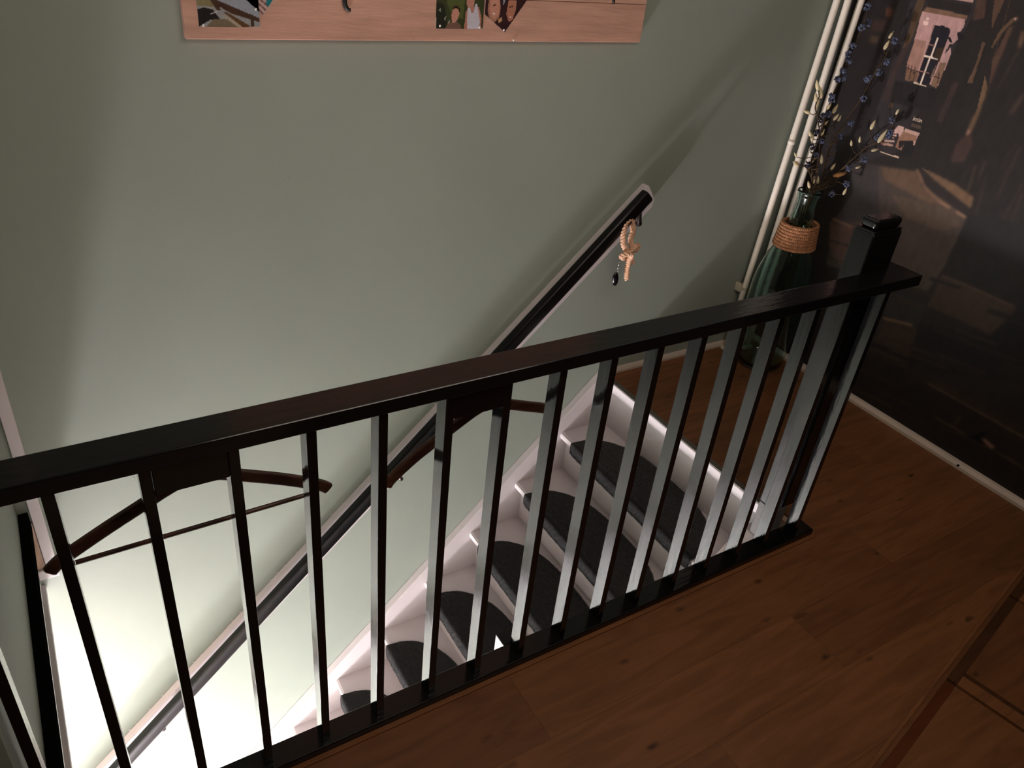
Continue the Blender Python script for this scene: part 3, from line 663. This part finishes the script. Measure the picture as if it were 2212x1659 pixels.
photo('d', 'heart shaped photo of two smiling faces, pointed at the bottom, right of the leafy photo',
  [(1.258, 1.3125), (1.322, 1.397), (1.345, 1.43), (1.33, 1.47), (1.29, 1.475), (1.258, 1.45), (1.225, 1.475), (1.19, 1.46), (1.188, 1.40), (1.188, 1.358)],
  [((168, 120, 100), [(1.2, 1.41), (1.196, 1.37), (1.204, 1.345), (1.222, 1.338), (1.235, 1.35), (1.238, 1.375), (1.232, 1.40)]),
   ((196, 140, 122), [(1.205, 1.40), (1.202, 1.37), (1.21, 1.352), (1.222, 1.345), (1.233, 1.358), (1.235, 1.385), (1.228, 1.40)]),
   ((176, 120, 98), [(1.262, 1.395), (1.258, 1.36), (1.268, 1.34), (1.28, 1.345), (1.288, 1.37), (1.288, 1.395)]),
   ((90, 52, 44), [(1.212, 1.382), (1.222, 1.385), (1.222, 1.381), (1.213, 1.378)]), ((90, 52, 44), [(1.266, 1.380), (1.278, 1.382), (1.278, 1.378), (1.266, 1.376)]),
   ((235, 225, 220), [(1.213, 1.361), (1.222, 1.362), (1.219, 1.357)]), ((235, 225, 220), [(1.268, 1.353), (1.276, 1.354), (1.272, 1.35)]),
   ((150, 160, 176), [(1.242, 1.41), (1.246, 1.38), (1.252, 1.40)]), ((190, 150, 110), [(1.232, 1.345), (1.244, 1.352), (1.246, 1.342), (1.236, 1.336)])],
  (56, 34, 36), [(1.2535, 1.3185)])
MB(pO).blob((1.290, 1.0485, 1.2915), (.0032, .0025, .0032), 2).build('pin', M['pin'], pbd, True)
MB(pO).tube(smooth_path([(.775, 1.046, 1.43), (.779, 1.044, 1.39), (.781, 1.044, 1.372), (.787, 1.044, 1.362), (.795, 1.044, 1.3595)], 5), [.004]*6+[.006]*8+[.005]*6+[.0015], 8).build('ornament', M['boarddark'], pbd, True)
MB(pO).tube([(1.63, 1.047, 1.41), (1.632, 1.046, 1.397)], .004, 8).build('ornament', M['boarddark'], pbd, True)


# ------------------------------------------------------------------ mural
MUR = [
[[37,31,31],[[1.074,1.528],[0.844,1.555],[0.796,0.947],[0.978,0.722],[1.112,0.676]]],
[[50,44,46],[[0.844,1.555],[0.625,1.58],[0.595,1.476],[0.647,1.202],[0.695,0.977],[0.84,0.898],[0.825,1.194]]],
[[92,58,42],[[0.923,1.432],[0.895,1.433],[0.897,1.403],[0.918,1.41]]],
[[60,44,40],[[0.96,1.387],[0.899,1.394],[0.903,1.354],[0.958,1.351]]],
[[70,55,42],[[0.951,1.336],[0.918,1.338],[0.916,1.312],[0.95,1.312]]],
[[86,66,50],[[0.817,1.49],[0.788,1.494],[0.784,1.458],[0.786,1.345],[0.807,1.309],[0.81,1.401]]],
[[62,48,44],[[0.809,1.315],[0.786,1.345],[0.797,1.218],[0.794,1.15],[0.814,1.128],[0.82,1.203]]],
[[122,92,74],[[0.772,1.457],[0.617,1.454],[0.617,1.442],[0.777,1.443]]],
[[40,34,34],[[0.783,1.483],[0.613,1.484],[0.615,1.457],[0.769,1.461]]],
[[190,150,142],[[0.685,1.497],[0.615,1.501],[0.616,1.494],[0.68,1.492]]],
[[186,146,142],[[0.78,1.442],[0.618,1.44],[0.617,1.418],[0.622,1.402],[0.632,1.4],[0.62,1.381],[0.628,1.366],[0.639,1.362],[0.626,1.335],[0.624,1.306],[0.625,1.287],[0.629,1.267],[0.627,1.245],[0.631,1.22],[0.657,1.225],[0.757,1.22],[0.771,1.273],[0.774,1.354],[0.781,1.416]]],
[[160,122,108],[[0.774,1.354],[0.728,1.355],[0.723,1.325],[0.722,1.286],[0.721,1.238],[0.757,1.22],[0.771,1.273]]],
[[124,92,72],[[0.768,1.261],[0.713,1.256],[0.714,1.222],[0.757,1.22]]],
[[130,100,80],[[0.651,1.3],[0.627,1.305],[0.628,1.264],[0.631,1.22],[0.657,1.225]]],
[[226,196,186],[[0.759,1.428],[0.749,1.428],[0.746,1.42],[0.758,1.418]]],
[[226,196,186],[[0.766,1.415],[0.747,1.416],[0.746,1.402],[0.762,1.401]]],
[[150,118,108],[[0.718,1.341],[0.724,1.408],[0.715,1.408],[0.712,1.339],[0.709,1.224],[0.716,1.219]]],
[[33,28,36],[[0.718,1.408],[0.688,1.411],[0.657,1.406],[0.655,1.344],[0.662,1.219],[0.713,1.22],[0.716,1.345]]],
[[60,46,34],[[0.681,1.342],[0.655,1.347],[0.655,1.3],[0.681,1.307]]],
[[120,96,80],[[0.665,1.288],[0.661,1.287],[0.662,1.247],[0.668,1.246]]],
[[232,212,196],[[0.695,1.373],[0.697,1.217],[0.691,1.217],[0.689,1.373]]],
[[232,212,196],[[0.718,1.308],[0.665,1.306],[0.665,1.31],[0.718,1.313]]],
[[220,196,170],[[0.721,1.217],[0.67,1.214],[0.67,1.219],[0.721,1.222]]],
[[150,110,100],[[0.715,1.346],[0.67,1.345],[0.67,1.346],[0.715,1.348]]],
[[150,110,100],[[0.718,1.26],[0.677,1.258],[0.677,1.26],[0.718,1.261]]],
[[30,27,29],[[0.658,1.383],[0.645,1.38],[0.634,1.366],[0.647,1.367]]],
[[30,27,29],[[0.642,1.362],[0.633,1.357],[0.647,1.325],[0.646,1.336]]],
[[30,27,29],[[0.632,1.4],[0.622,1.402],[0.595,1.388],[0.628,1.364],[0.62,1.381]]],
[[56,38,36],[[0.774,1.258],[0.709,1.255],[0.709,1.258],[0.774,1.261]]],
[[56,38,36],[[0.661,1.252],[0.63,1.252],[0.63,1.255],[0.661,1.255]]],
[[56,38,36],[[0.764,1.272],[0.76,1.253],[0.757,1.253],[0.761,1.272]]],
[[56,38,36],[[0.752,1.271],[0.747,1.249],[0.743,1.249],[0.749,1.271]]],
[[56,38,36],[[0.738,1.27],[0.735,1.248],[0.731,1.248],[0.735,1.27]]],
[[56,38,36],[[0.644,1.27],[0.635,1.234],[0.632,1.234],[0.64,1.271]]],
[[56,38,36],[[0.749,1.255],[0.745,1.226],[0.742,1.226],[0.746,1.255]]],
[[56,38,36],[[0.732,1.252],[0.726,1.224],[0.723,1.224],[0.729,1.252]]],
[[36,31,31],[[0.793,1.209],[0.715,1.216],[0.627,1.217],[0.613,1.15],[0.683,1.139],[0.789,1.138],[0.795,1.184]]],
[[96,76,60],[[0.785,1.135],[0.771,1.135],[0.769,1.121],[0.783,1.118]]],
[[82,68,58],[[0.672,1.091],[0.636,1.09],[0.635,1.08],[0.672,1.08]]],
[[208,170,158],[[0.722,1.069],[0.697,1.068],[0.693,1.04],[0.703,1.033],[0.727,1.02],[0.732,1.047]]],
[[196,158,146],[[0.692,1.065],[0.632,1.067],[0.633,1.053],[0.634,1.024],[0.638,1.02],[0.648,1.048],[0.69,1.042]]],
[[150,110,90],[[0.695,1.053],[0.637,1.056],[0.635,1.038],[0.672,1.028],[0.677,0.991],[0.703,0.994],[0.703,1.033]]],
[[196,160,146],[[0.756,1.008],[0.713,1.016],[0.716,1.01],[0.757,1.0]]],
[[180,140,124],[[0.769,0.997],[0.715,1.001],[0.716,0.994],[0.765,0.987]]],
[[58,42,42],[[0.728,1.039],[0.708,1.043],[0.706,1.025],[0.731,1.024],[0.731,1.029],[0.715,1.032],[0.715,1.037],[0.726,1.034]]],
[[36,30,30],[[0.698,1.02],[0.675,1.027],[0.67,1.014],[0.689,0.991]]],
[[30,26,28],[[0.671,1.026],[0.652,1.03],[0.643,1.018],[0.632,1.021],[0.632,0.982],[0.665,0.973]]],
[[240,220,200],[[0.749,1.118],[0.741,1.119],[0.737,1.114],[0.742,1.11],[0.748,1.112]]],
[[214,184,158],[[0.758,0.96],[0.676,0.963],[0.676,0.967],[0.758,0.963]]],
[[96,72,56],[[0.535,1.387],[0.523,1.386],[0.521,1.333],[0.515,1.263],[0.531,1.259],[0.53,1.337]]],
[[104,80,60],[[0.484,1.294],[0.46,1.26],[0.455,1.192],[0.453,1.128],[0.459,1.104],[0.469,1.107],[0.467,1.195],[0.477,1.256]]],
[[180,136,116],[[0.466,1.121],[0.46,1.12],[0.46,1.107],[0.467,1.107]]],
[[88,64,50],[[0.549,1.516],[0.516,1.52],[0.52,1.457],[0.522,1.428],[0.54,1.477]]],
[[92,70,52],[[0.47,1.471],[0.457,1.47],[0.482,1.426],[0.495,1.373],[0.501,1.378],[0.494,1.429]]],
[[80,58,48],[[0.47,1.442],[0.458,1.45],[0.457,1.369],[0.456,1.27],[0.461,1.275],[0.48,1.347]]],
[[74,54,46],[[0.606,1.508],[0.575,1.512],[0.558,1.454],[0.595,1.442]]],
[[98,74,56],[[0.427,1.438],[0.417,1.437],[0.408,1.418],[0.409,1.393],[0.418,1.394]]],
[[66,48,44],[[0.485,1.006],[0.489,1.065],[0.456,1.121],[0.434,1.081],[0.44,1.02]]],
[[58,44,42],[[0.587,1.116],[0.581,1.258],[0.56,1.253],[0.566,1.122]]],
[[64,50,44],[[0.363,1.206],[0.347,1.27],[0.336,1.258],[0.347,1.2]]],
[[212,168,150],[[0.464,1.473],[0.456,1.473],[0.456,1.466],[0.463,1.466]]],
[[70,58,52],[[0.9,0.887],[0.579,0.943],[0.352,0.851],[0.347,0.729],[0.381,0.548],[0.821,0.473],[0.848,0.669],[0.8,0.807]]],
[[56,50,50],[[0.9,0.887],[0.746,0.911],[0.667,0.736],[0.854,0.631],[0.8,0.79]]],
[[112,86,64],[[0.58,0.958],[0.44,0.942],[0.36,0.921],[0.354,0.885],[0.511,0.929]]],
[[96,74,58],[[0.728,0.912],[0.589,0.939],[0.548,0.896],[0.414,0.87],[0.511,0.851],[0.699,0.873]]],
[[44,37,36],[[0.599,0.954],[0.577,0.958],[0.513,0.933],[0.354,0.885],[0.36,0.856],[0.537,0.897]]],
[[132,100,78],[[0.596,0.946],[0.539,0.895],[0.535,0.899],[0.591,0.95]]],
[[128,98,76],[[0.538,0.894],[0.464,0.865],[0.461,0.871],[0.535,0.9]]],
[[150,116,92],[[0.463,0.865],[0.357,0.846],[0.356,0.853],[0.462,0.871]]],
[[120,92,76],[[0.859,0.655],[0.762,0.656],[0.761,0.665],[0.858,0.664]]],
[[86,64,56],[[0.866,0.645],[0.759,0.655],[0.712,0.47],[0.837,0.553]]],
[[82,66,54],[[0.65,0.83],[0.406,0.863],[0.354,0.82],[0.421,0.773],[0.566,0.773]]],
[[34,31,30],[[0.356,0.861],[0.166,0.902],[0.033,0.627],[0.172,0.64],[0.357,0.639]]],
[[62,48,40],[[0.355,0.635],[0.071,0.632],[0.113,0.509],[0.36,0.506]]],
[[28,25,26],[[0.363,0.429],[0.113,0.509],[0.071,0.632],[0.027,0.63],[-0.075,0.408],[0.34,0.247],[0.372,0.388]]],
[[44,40,38],[[0.528,0.493],[0.356,0.507],[0.363,0.429],[0.365,0.392],[0.499,0.398]]],
[[56,44,38],[[0.492,0.383],[0.36,0.403],[0.337,0.239],[0.509,0.231]]],
[[36,30,28],[[0.506,0.223],[0.337,0.239],[-0.156,0.233],[-0.246,0.039],[0.486,0.021],[0.523,0.113]]],
[[46,36,30],[[0.348,0.243],[0.154,0.271],[-0.144,0.26],[-0.153,0.24],[0.241,0.229]]],
[[84,66,50],[[0.243,0.23],[-0.149,0.23],[-0.149,0.235],[0.242,0.236]]],
[[78,60,46],[[0.161,0.122],[-0.188,0.129],[-0.188,0.135],[0.16,0.128]]],
[[78,60,46],[[0.085,0.185],[0.091,0.139],[0.085,0.139],[0.08,0.185]]],
[[60,46,36],[[0.513,0.136],[0.379,0.154],[0.379,0.16],[0.513,0.142]]],
[[130,96,84],[[-0.018,0.146],[-0.03,0.151],[-0.067,0.144],[-0.06,0.132]]],
[[14,16,17],[[0.045,0.129],[0.011,0.137],[-0.01,0.18],[-0.023,0.17],[-0.013,0.139],[-0.032,0.129],[-0.022,0.117]]],
[[84,64,54],[[0.354,0.629],[0.08,0.633],[0.08,0.639],[0.354,0.635]]],
[[120,92,70],[[0.501,0.379],[0.381,0.407],[0.382,0.414],[0.502,0.386]]]]
rs = random.Random(11)
for i in range(120):      # blurred masonry and timber streaks of the dark street front
    y_ = rs.uniform(-.35, .62); z_ = rs.uniform(.75, 1.7); L_ = rs.uniform(.05, .22); w_ = rs.uniform(.002, .009); k_ = rs.uniform(-.25, .12) + .5*(y_-.3)
    d_ = .8*rs.random(); c_ = [40+34*d_, 34+24*d_, 32+15*d_]
    if y_+k_*L_ > .50 and z_ > 1.0: continue
    MUR.insert(3, (c_, [(y_, z_), (y_+w_, z_), (y_+w_+k_*L_, z_+L_), (y_+k_*L_, z_+L_)]))
for i in range(60):
    y_ = rs.uniform(-.5, .9); z_ = rs.uniform(.03, .6); L_ = rs.uniform(.05, .3); w_ = rs.uniform(.003, .02); d_ = rs.random()
    MUR.append(([30+26*d_, 26+17*d_, 24+11*d_], [(y_, z_), (y_, z_+w_), (y_-L_, z_+w_+L_*.12), (y_-L_, z_+L_*.12)]))
mu = print_panel('mural_print', -.55, 1.074, .0, 1.95, .003, (XM-.0012, 0, 0), (0, 1, 0), (0, 0, 1), (38, 32, 31), MUR, .35, .62, wr, GAIN_M, [[(.46, 1.55), (.86, 1.55), (.86, 1.18), (.46, 1.18)], [(.55, 1.14), (.86, 1.14), (.86, .95), (.55, .95)]])
fc = bpy.data.curves.new('sign_lettering', 'FONT'); fc.body = 'intin'; fc.size = .0215; fc.extrude = .0004; fc.space_character = 1.0
tmp = bpy.data.objects.new('tmp', fc); COL.objects.link(tmp); bpy.context.view_layer.update()
me = bpy.data.meshes.new_from_object(tmp.evaluated_get(bpy.context.evaluated_depsgraph_get())); bpy.data.objects.remove(tmp)
to = link('sign_lettering', me, M['text'], wr)
to.matrix_world = Matrix(((0, 0, -1, XM-.002), (-1, 0, 0, .6755), (0, 1, 0, 1.1000), (0, 0, 0, 1)))
